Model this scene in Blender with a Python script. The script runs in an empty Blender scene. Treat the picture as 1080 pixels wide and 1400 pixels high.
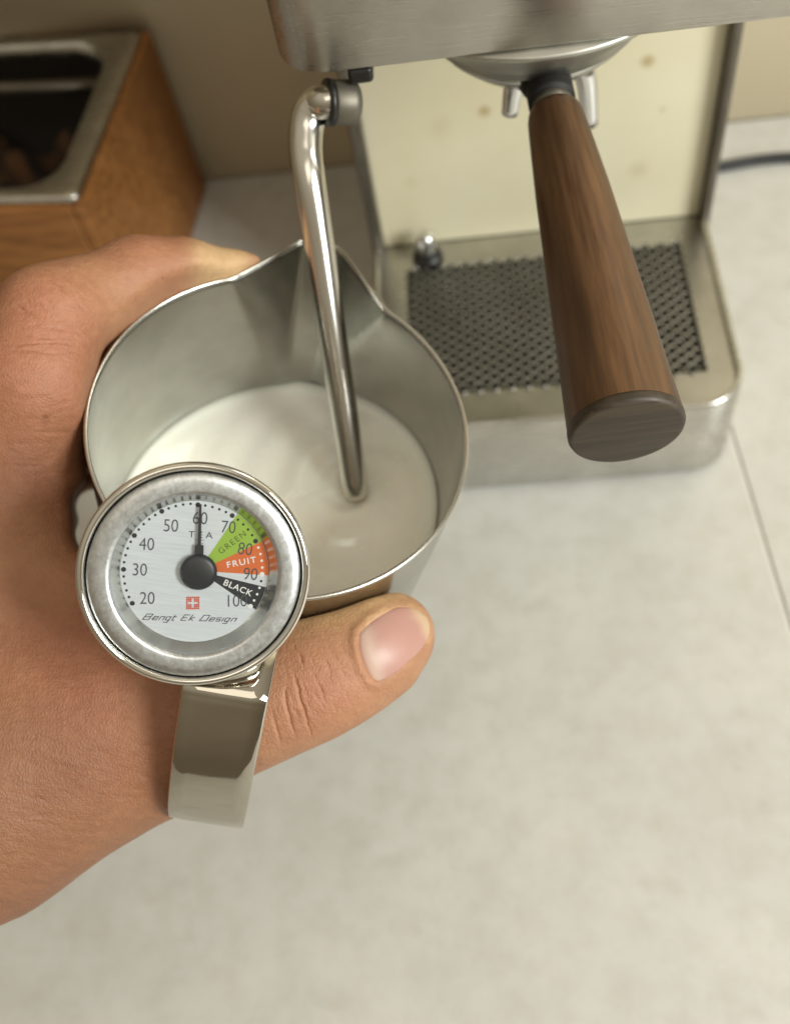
import bpy, bmesh, math, random
import numpy as np
from mathutils import Vector, Matrix
from mathutils.bvhtree import BVHTree
sc = bpy.context.scene
col = sc.collection
R_ = math.radians
random.seed(4); rng = np.random.default_rng(4)

# ------------------------------------------------------------------ camera
F = 1400.0                       # focal length in photo pixels (photo 1080 x 1400)
H = 0.48                         # height of the lens above the counter
dn = np.array([210, 850, 1400.0]); dn /= np.linalg.norm(dn)
fw = np.array([-27, -2309, 1400.0]); fw -= dn * fw.dot(dn); fw /= np.linalg.norm(fw)
rt = np.cross(fw, -dn)
W = np.array([rt, fw, -dn])      # world = W @ (right, down, forward)
O = np.array([0, 0, H])
def ray(u, v): return W @ np.array([u - 540.0, v - 700.0, F]) / F
def P(u, v, z): return Vector(ray(u, v) * z + O)
def D(u, v, drop):
    r = ray(u, v); return Vector(r * (drop / -r[2]) + O)
cd = bpy.data.cameras.new('camera'); cam = bpy.data.objects.new('camera', cd); col.objects.link(cam)
M = Matrix(((W[0][0], -W[0][1], -W[0][2], 0), (W[1][0], -W[1][1], -W[1][2], 0), (W[2][0], -W[2][1], -W[2][2], H), (0, 0, 0, 1)))
cam.matrix_world = M
cd.sensor_fit = 'VERTICAL'; cd.sensor_height = 24; cd.sensor_width = 24; cd.lens = 24
cd.clip_start = 0.005; cd.clip_end = 20
cd.dof.use_dof = True; cd.dof.focus_distance = 0.278; cd.dof.aperture_fstop = 24 / 4.1
sc.camera = cam

# ------------------------------------------------------------------ light
w = bpy.data.worlds.new('World'); sc.world = w; w.use_nodes = True
wt = w.node_tree; bg = wt.nodes['Background']; bg.inputs[1].default_value = 0.58
# an indoor surrounding: pale warm ceiling overhead, dimmer brown room at eye level
tc = wt.nodes.new('ShaderNodeTexCoord'); sx = wt.nodes.new('ShaderNodeSeparateXYZ'); rp = wt.nodes.new('ShaderNodeValToRGB')
mr = wt.nodes.new('ShaderNodeMapRange'); mr.inputs[1].default_value = -1; mr.inputs[2].default_value = 1
wt.links.new(tc.outputs['Generated'], sx.inputs[0]); wt.links.new(sx.outputs['Z'], mr.inputs[0]); wt.links.new(mr.outputs[0], rp.inputs[0]); wt.links.new(rp.outputs[0], bg.inputs[0])
e = rp.color_ramp.elements; e[0].position = 0.48; e[0].color = (0.33, 0.26, 0.17, 1); e[1].position = 0.93; e[1].color = (1.0, 0.90, 0.70, 1)
em_ = e.new(0.66); em_.color = (0.50, 0.415, 0.28, 1)
def area(name, loc, target, sx, sy, power, colr):
    l = bpy.data.lights.new(name, 'AREA'); l.shape = 'RECTANGLE'; l.size = sx; l.size_y = sy
    l.energy = power; l.color = colr
    o = bpy.data.objects.new(name, l); col.objects.link(o); o.location = loc
    o.rotation_euler = (Vector(target) - Vector(loc)).to_track_quat('-Z', 'Y').to_euler()
    return o
area('window_light', (1.20, -0.50, 0.95), (0.0, 0.2, 0.15), 0.6, 0.7, 35, (0.965, 1.0, 0.96))
area('ceiling_fill', (0.25, -0.45, 1.7), (0.0, 0.2, 0.1), 0.9, 0.7, 3.0, (1.0, 0.92, 0.80))  # added unseen overhead fill, for ceiling bounce and reflections in the metal
sc.view_settings.view_transform = 'Standard'; sc.view_settings.look = 'None'
sc.view_settings.exposure = -0.1; sc.view_settings.gamma = 1

# ------------------------------------------------------------------ materials
def mat(name, base, rough=0.5, metal=0.0, **k):
    m = bpy.data.materials.new(name); m.use_nodes = True
    b = m.node_tree.nodes['Principled BSDF']
    b.inputs['Base Color'].default_value = (*base, 1); b.inputs['Roughness'].default_value = rough
    b.inputs['Metallic'].default_value = metal
    for kk, v in k.items(): b.inputs[kk.replace('_', ' ')].default_value = v
    return m
def nd(m, t, **k):
    n = m.node_tree.nodes.new(t)
    for a, v in k.items(): setattr(n, a, v)
    return n
def lk(m, a, b): m.node_tree.links.new(a, b)
def bsdf(m): return m.node_tree.nodes['Principled BSDF']
def coords(m, scale=(1, 1, 1), rot=(0, 0, 0)):
    t = nd(m, 'ShaderNodeTexCoord'); mp = nd(m, 'ShaderNodeMapping')
    mp.inputs['Scale'].default_value = scale; mp.inputs['Rotation'].default_value = rot
    lk(m, t.outputs['Object'], mp.inputs['Vector']); return mp.outputs['Vector']
def noise(m, vec, scale, detail=4, rough=0.55):
    n = nd(m, 'ShaderNodeTexNoise'); n.inputs['Scale'].default_value = scale
    n.inputs['Detail'].default_value = detail; n.inputs['Roughness'].default_value = rough
    lk(m, vec, n.inputs['Vector']); return n.outputs['Fac']
def ramp(m, fac, stops):
    r = nd(m, 'ShaderNodeValToRGB'); e = r.color_ramp.elements
    while len(e) < len(stops): e.new(0.5)
    for el, (p, c) in zip(e, stops):
        el.position = p; el.color = (*c, 1) if len(c) == 3 else c
    lk(m, fac, r.inputs['Fac']); return r.outputs['Color']
def rough_var(m, fac, lo, hi, a=0.3, b=0.7):
    r = nd(m, 'ShaderNodeMapRange'); r.inputs[1].default_value = a; r.inputs[2].default_value = b
    r.inputs[3].default_value = lo; r.inputs[4].default_value = hi
    lk(m, fac, r.inputs[0]); lk(m, r.outputs[0], bsdf(m).inputs['Roughness'])
def bump(m, fac, strength, dist):
    b = nd(m, 'ShaderNodeBump'); b.inputs['Strength'].default_value = strength; b.inputs['Distance'].default_value = dist
    lk(m, fac, b.inputs['Height'])
    p = bsdf(m).inputs['Normal']
    if p.links: lk(m, p.links[0].from_socket, b.inputs['Normal'])
    lk(m, b.outputs['Normal'], p)
def mixc(m, fac, a, b):
    x = nd(m, 'ShaderNodeMix', data_type='RGBA')
    for s, v in ((x.inputs[0], fac), (x.inputs[6], a), (x.inputs[7], b)):
        if isinstance(v, (int, float)): s.default_value = v
        elif isinstance(v, tuple): s.default_value = (*v, 1)
        else: lk(m, v, s)
    return x.outputs[2]
def setcol(m, c): lk(m, c, bsdf(m).inputs['Base Color'])

def steel(name, base, rough, streak=None, spread=0.08):
    m = mat(name, base, rough, 1.0)
    v = coords(m, streak or (1, 1, 1))
    n = noise(m, v, 40, 6); n2 = noise(m, coords(m), 55, 3)
    rough_var(m, n, rough - spread, rough + spread)
    setcol(m, ramp(m, n2, [(0.3, tuple(c * 0.86 for c in base)), (0.7, tuple(min(1, c * 1.06) for c in base))]))
    if streak: bump(m, n, 0.25, 0.0002)
    return m
M_JUG = steel('jug_steel', (0.45, 0.445, 0.415), 0.22, None, 0.06)
M_BRUSH = steel('brushed_steel', (0.62, 0.59, 0.54), 0.32, (1, 12, 40))
M_TRAY = steel('tray_steel', (0.60, 0.585, 0.55), 0.26, (1, 12, 12))
M_BEZEL = steel('worn_bezel_steel', (0.66, 0.67, 0.67), 0.33, None, 0.12)
m = M_BEZEL
nb = noise(m, coords(m), 420, 8, 0.75); nb2 = noise(m, coords(m, (1, .35, 1), (.3, .2, .5)), 900, 4, 0.7)
xb = nd(m, 'ShaderNodeMix', data_type='RGBA', blend_type='MULTIPLY'); xb.inputs[0].default_value = 1
lk(m, ramp(m, nb, [(0.32, (0.53, 0.53, 0.52)), (0.5, (0.57, 0.58, 0.58)), (0.68, (0.62, 0.63, 0.64))]), xb.inputs[6]); lk(m, ramp(m, nb2, [(0.3, (0.8, 0.8, 0.8)), (0.7, (1.1, 1.1, 1.1))]), xb.inputs[7])
setcol(m, xb.outputs[2]); rough_var(m, nb, 0.33, 0.43, 0.3, 0.7); bump(m, nb2, 0.25, 0.0001)
M_POL = mat('polished_steel', (0.72, 0.70, 0.66), 0.06, 1.0)
M_CHROME = mat('chrome', (0.72, 0.72, 0.72), 0.13, 1.0)
M_WAND = mat('wand_steel', (0.66, 0.64, 0.59), 0.2, 1.0)
M_DARK = mat('black_plastic', (0.012, 0.011, 0.010), 0.4)
M_GREY = mat('grey_joint', (0.16, 0.145, 0.115), 0.5, 0.7)
M_EDGE = steel('dark_edge_steel', (0.20, 0.18, 0.155), 0.35, None, 0.03)

m = M_WALL = mat('wall_paint', (0.60, 0.50, 0.35), 0.75)
setcol(m, ramp(m, noise(m, coords(m), 6), [(0.3, (0.81, 0.71, 0.52)), (0.7, (0.85, 0.755, 0.565))]))

m = M_COUNTER = mat('counter_stone', (0.6, 0.58, 0.54), 0.42)
c0 = coords(m)
big = noise(m, c0, 12, 8, 0.62); mid = noise(m, c0, 70, 6, 0.65); spot = noise(m, coords(m, (1, 1.3, 1)), 26, 3, 0.5)
a = ramp(m, big, [(0.30, (0.50, 0.485, 0.445)), (0.5, (0.55, 0.54, 0.505)), (0.72, (0.59, 0.575, 0.53))])
b_ = ramp(m, mid, [(0.30, (0.91, 0.90, 0.87)), (0.55, (1, 1, 1)), (0.8, (1.04, 1.03, 1.02))])
x = nd(m, 'ShaderNodeMix', data_type='RGBA', blend_type='MULTIPLY'); x.inputs[0].default_value = 1
lk(m, a, x.inputs[6]); lk(m, b_, x.inputs[7])
c_ = ramp(m, spot, [(0.62, (0, 0, 0)), (0.78, (0.42, 0.42, 0.42))])
setcol(m, mixc(m, c_, x.outputs[2], (0.36, 0.33, 0.29)))
bump(m, mid, 0.15, 0.0004)
M_GROUT = mat('joint_fill', (0.56, 0.54, 0.49), 0.9)

m = M_BACK = mat('splash_panel', (0.74, 0.69, 0.53), 0.42, 0.1)  # steel panel; the surroundings it reflects are put into its cream colour
n = noise(m, coords(m), 9, 4)
c = ramp(m, n, [(0.3, (0.72, 0.65, 0.44)), (0.7, (0.83, 0.78, 0.60))])
PY = 0.4374
for u, v, rad_, dk in ((662, 152, .0030, .75), (885, 84, .0032, .75), (872, 232, .0050, .25), (600, 175, .006, .15), (822, 268, .004, .2), (560, 250, .004, .15), (905, 150, .002, .3)):
    q = ray(u, v); q = Vector(q * (PY / q[1]) + O) - Vector((0.03, 0.44, 0))     # dried coffee splashes, object space of the machine
    vd = nd(m, 'ShaderNodeVectorMath', operation='DISTANCE'); tcn = nd(m, 'ShaderNodeTexCoord'); lk(m, tcn.outputs['Object'], vd.inputs[0]); vd.inputs[1].default_value = q
    mrn = nd(m, 'ShaderNodeMapRange'); mrn.inputs[1].default_value = rad_ * 1.5; mrn.inputs[2].default_value = rad_ * .3; mrn.inputs[3].default_value = 0; mrn.inputs[4].default_value = dk
    lk(m, vd.outputs['Value'], mrn.inputs[0]); c = mixc(m, mrn.outputs[0], c, (0.42, 0.29, 0.11))
setcol(m, c)

def wood(name, c1, c2, c3, axis, scale=1.0, rough=0.38):
    m = mat(name, c1, rough)
    s = [22 * scale] * 3; s[axis] = 1.6 * scale
    v = coords(m, tuple(s))
    n = noise(m, v, 5, 8, 0.65)
    s2 = [90 * scale] * 3; s2[axis] = 3 * scale
    n2 = noise(m, coords(m, tuple(s2)), 6, 4, 0.6)
    a = ramp(m, n, [(0.30, c1), (0.5, c2), (0.68, c3)])
    b = ramp(m, n2, [(0.35, (0.62, 0.6, 0.58)), (0.6, (1, 1, 1))])
    x = nd(m, 'ShaderNodeMix', data_type='RGBA', blend_type='MULTIPLY'); x.inputs[0].default_value = 1
    lk(m, a, x.inputs[6]); lk(m, b, x.inputs[7]); setcol(m, x.outputs[2])
    rough_var(m, n2, rough - 0.06, rough + 0.14); bump(m, n2, 0.2, 0.0002)
    return m
M_WALNUT = wood('walnut', (0.042, 0.018, 0.006), (0.095, 0.043, 0.015), (0.160, 0.078, 0.029), 2, 0.8, 0.42)
M_WALNUT_END = wood('walnut_end_grain', (0.022, 0.015, 0.009), (0.045, 0.031, 0.018), (0.085, 0.060, 0.036), 0, 1.6, 0.5)
M_BOX = wood('box_wood', (0.32, 0.13, 0.035), (0.37, 0.155, 0.043), (0.42, 0.185, 0.055), 0, 0.35, 0.42)
m = M_COFFEE = mat('coffee_grounds', (0.03, 0.015, 0.007), 0.9)
setcol(m, ramp(m, noise(m, coords(m), 60, 4), [(0.4, (0.012, 0.007, 0.004)), (0.62, (0.11, 0.05, 0.02))]))
M_PANIN = mat('shaded_pan_well', (0.012, 0.009, 0.007), 0.6)  # steel well walls coloured near black for the low light inside

m = M_MILK = mat('milk', (0.84, 0.81, 0.74), 0.20, 0, Subsurface_Weight=0.15, Subsurface_Scale=0.01)
v = coords(m)
n = noise(m, v, 14, 3, 0.5)
setcol(m, ramp(m, n, [(0.3, (0.92, 0.87, 0.71)), (0.7, (0.96, 0.94, 0.86))]))
bump(m, noise(m, v, 22, 3), 0.35, 0.004)
vb = nd(m, 'ShaderNodeTexVoronoi'); vb.inputs['Scale'].default_value = 900; lk(m, v, vb.inputs['Vector'])
fz_ = noise(m, coords(m, (1, 1, 1), (0, 0, .7)), 32, 3, 0.6)
mm = nd(m, 'ShaderNodeMath', operation='MULTIPLY'); lk(m, ramp(m, vb.outputs['Distance'], [(0.0, (1, 1, 1)), (0.45, (0, 0, 0))]), mm.inputs[0]); lk(m, ramp(m, fz_, [(0.50, (0, 0, 0)), (0.62, (1, 1, 1))]), mm.inputs[1])
bump(m, mm.outputs[0], 0.35, 0.0005)
rough_var(m, fz_, 0.12, 0.38, 0.4, 0.62)

def attr_col(m, name):
    a = nd(m, 'ShaderNodeAttribute'); a.attribute_name = name; return a.outputs['Color']
m = M_SKIN = mat('skin', (0.5, 0.27, 0.17), 0.48, 0, Subsurface_Weight=0.12, Subsurface_Scale=0.006)
bsdf(m).inputs['Subsurface Radius'].default_value = (1.0, 0.35, 0.18)
v = coords(m)
blot = noise(m, v, 24, 7, 0.68); fine = noise(m, v, 420, 3)
base = attr_col(m, 'tint')
x = nd(m, 'ShaderNodeMix', data_type='RGBA', blend_type='MULTIPLY'); x.inputs[0].default_value = 1
lk(m, base, x.inputs[6]); lk(m, ramp(m, blot, [(0.3, (0.78, 0.64, 0.60)), (0.7, (1.08, 1.07, 1.04))]), x.inputs[7])
x2 = nd(m, 'ShaderNodeMix', data_type='RGBA', blend_type='MULTIPLY'); x2.inputs[0].default_value = 1
lk(m, x.outputs[2], x2.inputs[6]); lk(m, ramp(m, fine, [(0.3, (0.92, 0.90, 0.88)), (0.7, (1.04, 1.04, 1.04))]), x2.inputs[7])
fr = noise(m, v, 170, 2); setcol(m, mixc(m, ramp(m, fr, [(0.74, (0, 0, 0)), (0.78, (0.55, 0.55, 0.55))]), x2.outputs[2], (0.16, 0.065, 0.035)))
vo = nd(m, 'ShaderNodeTexVoronoi', feature='DISTANCE_TO_EDGE'); vo.inputs['Scale'].default_value = 1000
dv = nd(m, 'ShaderNodeVectorMath', operation='ADD')
nn = nd(m, 'ShaderNodeTexNoise'); nn.inputs['Scale'].default_value = 90; lk(m, v, nn.inputs['Vector'])
sc_ = nd(m, 'ShaderNodeVectorMath', operation='SCALE'); sc_.inputs['Scale'].default_value = 0.006
lk(m, nn.outputs['Color'], sc_.inputs[0]); lk(m, coords(m, (1.0, 0.55, 1.0), (0.3, 0.2, 0.6)), dv.inputs[0]); lk(m, sc_.outputs[0], dv.inputs[1])
lk(m, dv.outputs[0], vo.inputs['Vector'])
bump(m, ramp(m, vo.outputs['Distance'], [(0.0, (0, 0, 0)), (0.25, (1, 1, 1))]), 0.36, 0.00024)
wr = noise(m, coords(m, (1.0, 4.0, 1.6), (0.2, 0.1, 0.9)), 95, 7, 0.75); bump(m, wr, 0.55, 0.0010)
bump(m, noise(m, v, 60, 3), 0.35, 0.002)
rough_var(m, fine, 0.38, 0.58)
m = M_NAIL = mat('nail', (0.6, 0.36, 0.3), 0.42, 0, Subsurface_Weight=0.0, Subsurface_Scale=0.003)
setcol(m, attr_col(m, 'tint'))
bump(m, noise(m, coords(m, (1, 1, 1)), 160, 2), 0.12, 0.0006)

m = M_FACE = mat('dial_face_metal', (0.60, 0.64, 0.67), 0.42, 0.3)
setcol(m, ramp(m, noise(m, coords(m, (2, 40, 1)), 60, 3), [(0.3, (0.66, 0.71, 0.75)), (0.7, (0.76, 0.81, 0.85))]))
M_INK = mat('dial_black_print', (0.018, 0.022, 0.028), 0.45)
M_NUM = mat('dial_number_print', (0.065, 0.07, 0.08), 0.5)
M_WHITE = mat('dial_white_print', (0.85, 0.86, 0.84), 0.5)
M_GREEN = mat('dial_green_print', (0.33, 0.52, 0.06), 0.45)
M_ORANGE = mat('dial_orange_print', (0.72, 0.16, 0.035), 0.45)
M_RED = mat('dial_red_print', (0.60, 0.10, 0.05), 0.5)
M_HUB = mat('hub_black', (0.022, 0.025, 0.03), 0.38)
m = M_GLASS = bpy.data.materials.new('thin_glass'); m.use_nodes = True
m.node_tree.nodes.clear()
o_ = nd(m, 'ShaderNodeOutputMaterial'); tr = nd(m, 'ShaderNodeBsdfTransparent'); gl = nd(m, 'ShaderNodeBsdfGlossy')
gl.inputs['Roughness'].default_value = 0.03; fz = nd(m, 'ShaderNodeFresnel'); fz.inputs['IOR'].default_value = 1.55
mx = nd(m, 'ShaderNodeMixShader'); lk(m, fz.outputs[0], mx.inputs[0]); lk(m, tr.outputs[0], mx.inputs[1]); lk(m, gl.outputs[0], mx.inputs[2])
lk(m, mx.outputs[0], o_.inputs['Surface'])
M_CABLE = mat('black_rubber', (0.012, 0.012, 0.013), 0.5)

# ------------------------------------------------------------------ helpers
def link(name, me, m, parent=None, smooth=True, kind=None):
    o = bpy.data.objects.new(name, me); col.objects.link(o)
    if m: me.materials.append(m)
    if smooth:
        for p in me.polygons: p.use_smooth = True
    if parent: o.parent = parent
    if kind: o['kind'] = kind
    return o
def thing(name, label, cat, loc=(0, 0, 0), group=None):
    o = bpy.data.objects.new(name, None); col.objects.link(o); o.location = loc; o.empty_display_size = 0.02
    o['label'] = label; o['category'] = cat
    if group: o['group'] = group
    bpy.context.view_layer.update()
    return o
def finish(name, bm, m, parent=None, smooth=True, bevel=0, seg=3, kind=None, inv=None):
    """bm in world coordinates; made local to the parent"""
    bmesh.ops.recalc_face_normals(bm, faces=bm.faces)
    me = bpy.data.meshes.new(name); bm.to_mesh(me); bm.free()
    if parent: me.transform(parent.matrix_world.inverted())
    o = link(name, me, m, parent, smooth, kind)
    if bevel:
        md = o.modifiers.new('bevel', 'BEVEL'); md.width = bevel; md.segments = seg; md.limit_method = 'ANGLE'; md.angle_limit = R_(40)
        md.harden_normals = True
    return o
def box(bm, x0, x1, y0, y1, z0, z1, mtx=None):
    vs = [bm.verts.new(Vector((x, y, z)) if mtx is None else mtx @ Vector((x, y, z))) for x in (x0, x1) for y in (y0, y1) for z in (z0, z1)]
    for f in ((0, 1, 3, 2), (4, 6, 7, 5), (0, 4, 5, 1), (2, 3, 7, 6), (0, 2, 6, 4), (1, 5, 7, 3)): bm.faces.new([vs[i] for i in f])
def frame_mtx(org, zaxis, xhint=(1, 0, 0)):
    z = Vector(zaxis).normalized(); x = Vector(xhint); x = (x - z * x.dot(z)).normalized(); y = z.cross(x)
    m = Matrix.Identity(4)
    for i in range(3): m[i][0], m[i][1], m[i][2], m[i][3] = x[i], y[i], z[i], org[i]
    return m
def lathe(bm, prof, mtx, n=64, close=True):
    rings = []
    for r, z in prof:
        if r < 1e-7: rings.append([bm.verts.new(mtx @ Vector((0, 0, z)))])
        else: rings.append([bm.verts.new(mtx @ Vector((r * math.cos(2 * math.pi * k / n), r * math.sin(2 * math.pi * k / n), z))) for k in range(n)])
    for a, b in zip(rings, rings[1:]):
        for k in range(n):
            k2 = (k + 1) % n
            if len(a) == 1 and len(b) == 1: continue
            if len(a) == 1: bm.faces.new((a[0], b[k], b[k2]))
            elif len(b) == 1: bm.faces.new((a[k], b[0], a[k2]))
            else: bm.faces.new((a[k], b[k], b[k2], a[k2]))
def smooth_path(pts, n=8):
    out = []
    q = [Vector(p) for p in pts]; q = [q[0] * 2 - q[1]] + q + [q[-1] * 2 - q[-2]]
    for i in range(1, len(q) - 2):
        for k in range(n):
            t = k / n; a, b, c, d = q[i - 1:i + 3]
            out.append(0.5 * ((2 * b) + (c - a) * t + (2 * a - 5 * b + 4 * c - d) * t * t + (-a + 3 * b - 3 * c + d) * t ** 3))
    out.append(q[-2]); return out
def tube(bm, pts, radii, n=24, caps=True):
    if not hasattr(radii, '__len__'): radii = [radii] * len(pts)
    rings = []; prev = None
    for i, p in enumerate(pts):
        t = (pts[min(i + 1, len(pts) - 1)] - pts[max(i - 1, 0)]).normalized()
        if prev is None: x = t.orthogonal().normalized()
        else: x = (prev - t * prev.dot(t)).normalized()
        prev = x; y = t.cross(x)
        rings.append([bm.verts.new(p + radii[i] * (math.cos(2 * math.pi * k / n) * x + math.sin(2 * math.pi * k / n) * y)) for k in range(n)])
    for a, b in zip(rings, rings[1:]):
        for k in range(n): bm.faces.new((a[k], b[k], b[(k + 1) % n], a[(k + 1) % n]))
    if caps: bm.faces.new(rings[0]); bm.faces.new(rings[-1])
def rrect(x0, x1, y0, y1, rad, seg=8):
    """rounded rectangle outline, rad = (bl, br, tr, tl)"""
    out = []
    for (cx, cy, r, a0) in ((x0, y0, rad[0], 180), (x1, y0, rad[1], 270), (x1, y1, rad[2], 0), (x0, y1, rad[3], 90)):
        ox = cx + (r if cx == x0 else -r); oy = cy + (r if cy == y0 else -r)
        for k in range(seg + 1):
            a = R_(a0 + 90 * k / seg); out.append((ox + r * math.cos(a), oy + r * math.sin(a)))
    return out
def loops(bm, rings, cap0=False, cap1=False):
    vs = [[bm.verts.new(p) for p in r] for r in rings]
    n = len(vs[0])
    for a, b in zip(vs, vs[1:]):
        for k in range(n): bm.faces.new((a[k], a[(k + 1) % n], b[(k + 1) % n], b[k]))
    if cap0: bm.faces.new(vs[0])
    if cap1: bm.faces.new(vs[-1])

# ------------------------------------------------------------------ setting
WALLY = 0.583
bm = bmesh.new(); box(bm, -1.3, 1.3, WALLY, WALLY + 0.05, -0.03, 1.3)
finish('wall', bm, M_WALL, kind='structure')
counter = bpy.data.objects.new('counter', None); col.objects.link(counter); counter['kind'] = 'structure'
bpy.context.view_layer.update()
sA = D(1005, 610, H); sB = D(1080, 860, H); sd = (sB - sA).normalized()
def seam_x(y, off): return sA.x + sd.x / sd.y * (y - sA.y) + off
y0, y1 = -0.9, WALLY - 0.0005
for nm, xs in (('slab', (lambda y: -1.2, lambda y: seam_x(y, -0.0009))), ('slab', (lambda y: seam_x(y, 0.0009), lambda y: 1.25))):
    bm = bmesh.new()
    q = [Vector((xs[0](y0), y0, 0)), Vector((xs[1](y0), y0, 0)), Vector((xs[1](y1), y1, 0)), Vector((xs[0](y1), y1, 0))]
    loops(bm, [[p + Vector((0, 0, -0.03)) for p in q], q], True, True)
    finish(nm, bm, M_COUNTER, counter, bevel=0.0008, smooth=False)
bm = bmesh.new(); box(bm, -1.19, 1.24, y0 + 0.01, y1 - 0.01, -0.04, -0.0025 - 0.029); box(bm, seam_x(0.2, 0) - 0.3, seam_x(0.2, 0) + 0.3, y0 + 0.02, y1 - 0.02, -0.0312, -0.0311)
finish('counter_base', bm, M_GROUT, counter, smooth=False)
bm = bmesh.new()
q = [Vector((seam_x(y0, -0.0008), y0 + .01, -0.0006)), Vector((seam_x(y0, 0.0008), y0 + .01, -0.0006)), Vector((seam_x(y1, 0.0008), y1 - .01, -0.0006)), Vector((seam_x(y1, -0.0008), y1 - .01, -0.0006))]
loops(bm, [[p + Vector((0, 0, -0.02)) for p in q], q], True, True)
finish('joint', bm, M_GROUT, counter, smooth=False)

# ------------------------------------------------------------------ knock box at the left
kx = Vector((-0.209, 0.423, 0)); kf = Vector((-0.190, 0.575, 0)) - kx
ky = kf.normalized(); kxx = Vector((ky.y, -ky.x, 0)); KD = kf.length; KH = H - 0.3585; KW = 0.24
KM = Matrix(((kxx.x, ky.x, 0, kx.x), (kxx.y, ky.y, 0, kx.y), (0, 0, 1, 0), (0, 0, 0, 1)))
kb = thing('knock_box', 'orange-brown wooden box holding a steel pan of dark coffee, beside the machine', 'knock box', kx)
T = 0.007
for nm, a in (('side_panel', (-T, 0, 0, KD)), ('side_panel', (-KW, -KW + T, 0, KD)), ('front_panel', (-KW + T + .0003, -T - .0003, 0, T)), ('back_panel', (-KW + T + .0003, -T - .0003, KD - T, KD))):
    bm = bmesh.new(); box(bm, a[0], a[1], a[2], a[3], 0.0005, KH, KM); finish(nm, bm, M_BOX, kb, bevel=0.0016)
pan = None
bm = bmesh.new()
def kring(ins, z, rad): return [KM @ Vector((x, y, z)) for x, y in rrect(-KW + T + ins[0], -T - ins[0] * 0 - ins[1], T * 0.6 + ins[2], KD - T * 0.6 - ins[3], (rad,) * 4, 8)]
loops(bm, [kring((0, -.003, 0, 0), KH + .0006, .006), kring((0, -.003, 0, 0), KH + .003, .006), kring((.001, -.002, .001, .001), KH + .0042, .006),
           kring((.004, .002, .004, .004), KH + .0040, .008), kring((.012, .012, .010, .008), KH + .0034, .022), kring((.014, .014, .012, .010), KH + .001, .025), kring((.0145, .0145, .0125, .0105), KH - .004, .026)])
finish('pan_flange', bm, M_TRAY, kb)
bm = bmesh.new()
loops(bm, [kring((.0145, .0145, .0125, .0105), KH - .004, .026), kring((.018, .018, .016, .014), 0.012, .026)], False, True)
o = finish('pan_well', bm, M_PANIN, kb)
bm = bmesh.new()
g = 26
rows_ = []
for j in range(g):
    row = []
    for i in range(g):
        fx = -KW + T + .02 + (KW - 2 * T - .04) * i / (g - 1); fy = .022 + (KD - .046) * j / (g - 1)
        z = 0.062 + 0.014 * math.sin(i * 0.7) * math.cos(j * 0.5) + rng.uniform(-.004, .004)
        row.append(bm.verts.new(KM @ Vector((fx, fy, z))))
    rows_.append(row)
for j in range(g - 1):
    for i in range(g - 1): bm.faces.new((rows_[j][i], rows_[j][i + 1], rows_[j + 1][i + 1], rows_[j + 1][i]))
o = finish('coffee_grounds', bm, M_COFFEE, kb, kind='stuff')
ba = KM.inverted() @ D(65, 118, 0.362)
bm = bmesh.new(); tube(bm, [KM @ Vector((-KW + T + .012, ba.y, KH - .004)), KM @ Vector((-T - .0128, ba.y, KH - .004))], 0.0042, 20)
finish('knock_bar', bm, steel('bar_steel', (0.15, 0.13, 0.10), 0.5), kb)

# ------------------------------------------------------------------ espresso machine
em = thing('espresso_machine', 'brushed steel espresso machine with steel splash panel (cream reflection in its colour) and drip tray', 'espresso machine', (0.03, 0.44, 0))
ZT = H - 0.42
TX0, TX1, TY0, TY1 = -0.0615, 0.1245, 0.303, 0.437
def tr(ins, z, rad=.024): return [Vector((x, y, z)) for x, y in rrect(TX0 + ins, TX1 - ins, TY0 + ins, TY1 + .0015, (max(rad - ins, .001), max(rad - ins, .001), .0015, .0015), 10)]
bm = bmesh.new()
loops(bm, [tr(0.004, .003), tr(0.001, .0035), tr(0, .006), tr(0, ZT + .001), tr(.0006, ZT + .0024), tr(.0016, ZT + .003), tr(.0026, ZT + .0024), tr(.0032, ZT + .001), tr(.0032, ZT - .004)], True)
finish('drip_tray', bm, M_TRAY, em)
# perforated plate
GX0, GX1, GY0, GY1 = -0.0445, 0.1060, 0.326, 0.4165
plate = bmesh.new()
pit = 0.0083; ry = 0.0032
nr = int((GY1 - GY0) / ry); ncol = int((GX1 - GX0) / pit)
key = {}
def pv(x, y, z):
    k = (round(x * 2e5), round(y * 2e5), round(z * 1e6))
    if k not in key: key[k] = plate.verts.new((x, y, z))
    return key[k]
HX = [(3.309, 0), (.841, 3.2), (-.841, 3.2), (-3.309, 0), (-.841, -3.2), (.841, -3.2)]
for j in range(nr):
    for i in range(ncol):
        cx = GX0 + pit * (i + 0.5 + (0.5 if j % 2 else 0)); cy = GY0 + ry * (j + 1)
        ring = []; inn = []
        for k in range(6):
            a, b = HX[k], HX[(k + 1) % 6]
            ring += [(cx + a[0] * .001, cy + a[1] * .001), (cx + (a[0] + b[0]) * .0005, cy + (a[1] + b[1]) * .0005)]
        for p in ring:
            an = math.atan2(p[1] - cy, p[0] - cx); inn.append((cx + .00252 * math.cos(an), cy + .00280 * math.sin(an)))
        ro = [pv(*p, ZT) for p in ring]; ri = [plate.verts.new((*p, ZT - .0002)) for p in inn]; rb = [plate.verts.new((*p, ZT - .0018)) for p in inn]
        for k in range(12):
            k2 = (k + 1) % 12
            plate.faces.new((ro[k], ro[k2], ri[k2], ri[k])); plate.faces.new((ri[k], ri[k2], rb[k2], rb[k]))
finish('perforated_grate', plate, steel('grate_steel', (0.55, 0.54, 0.50), 0.34), em, smooth=False)
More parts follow.
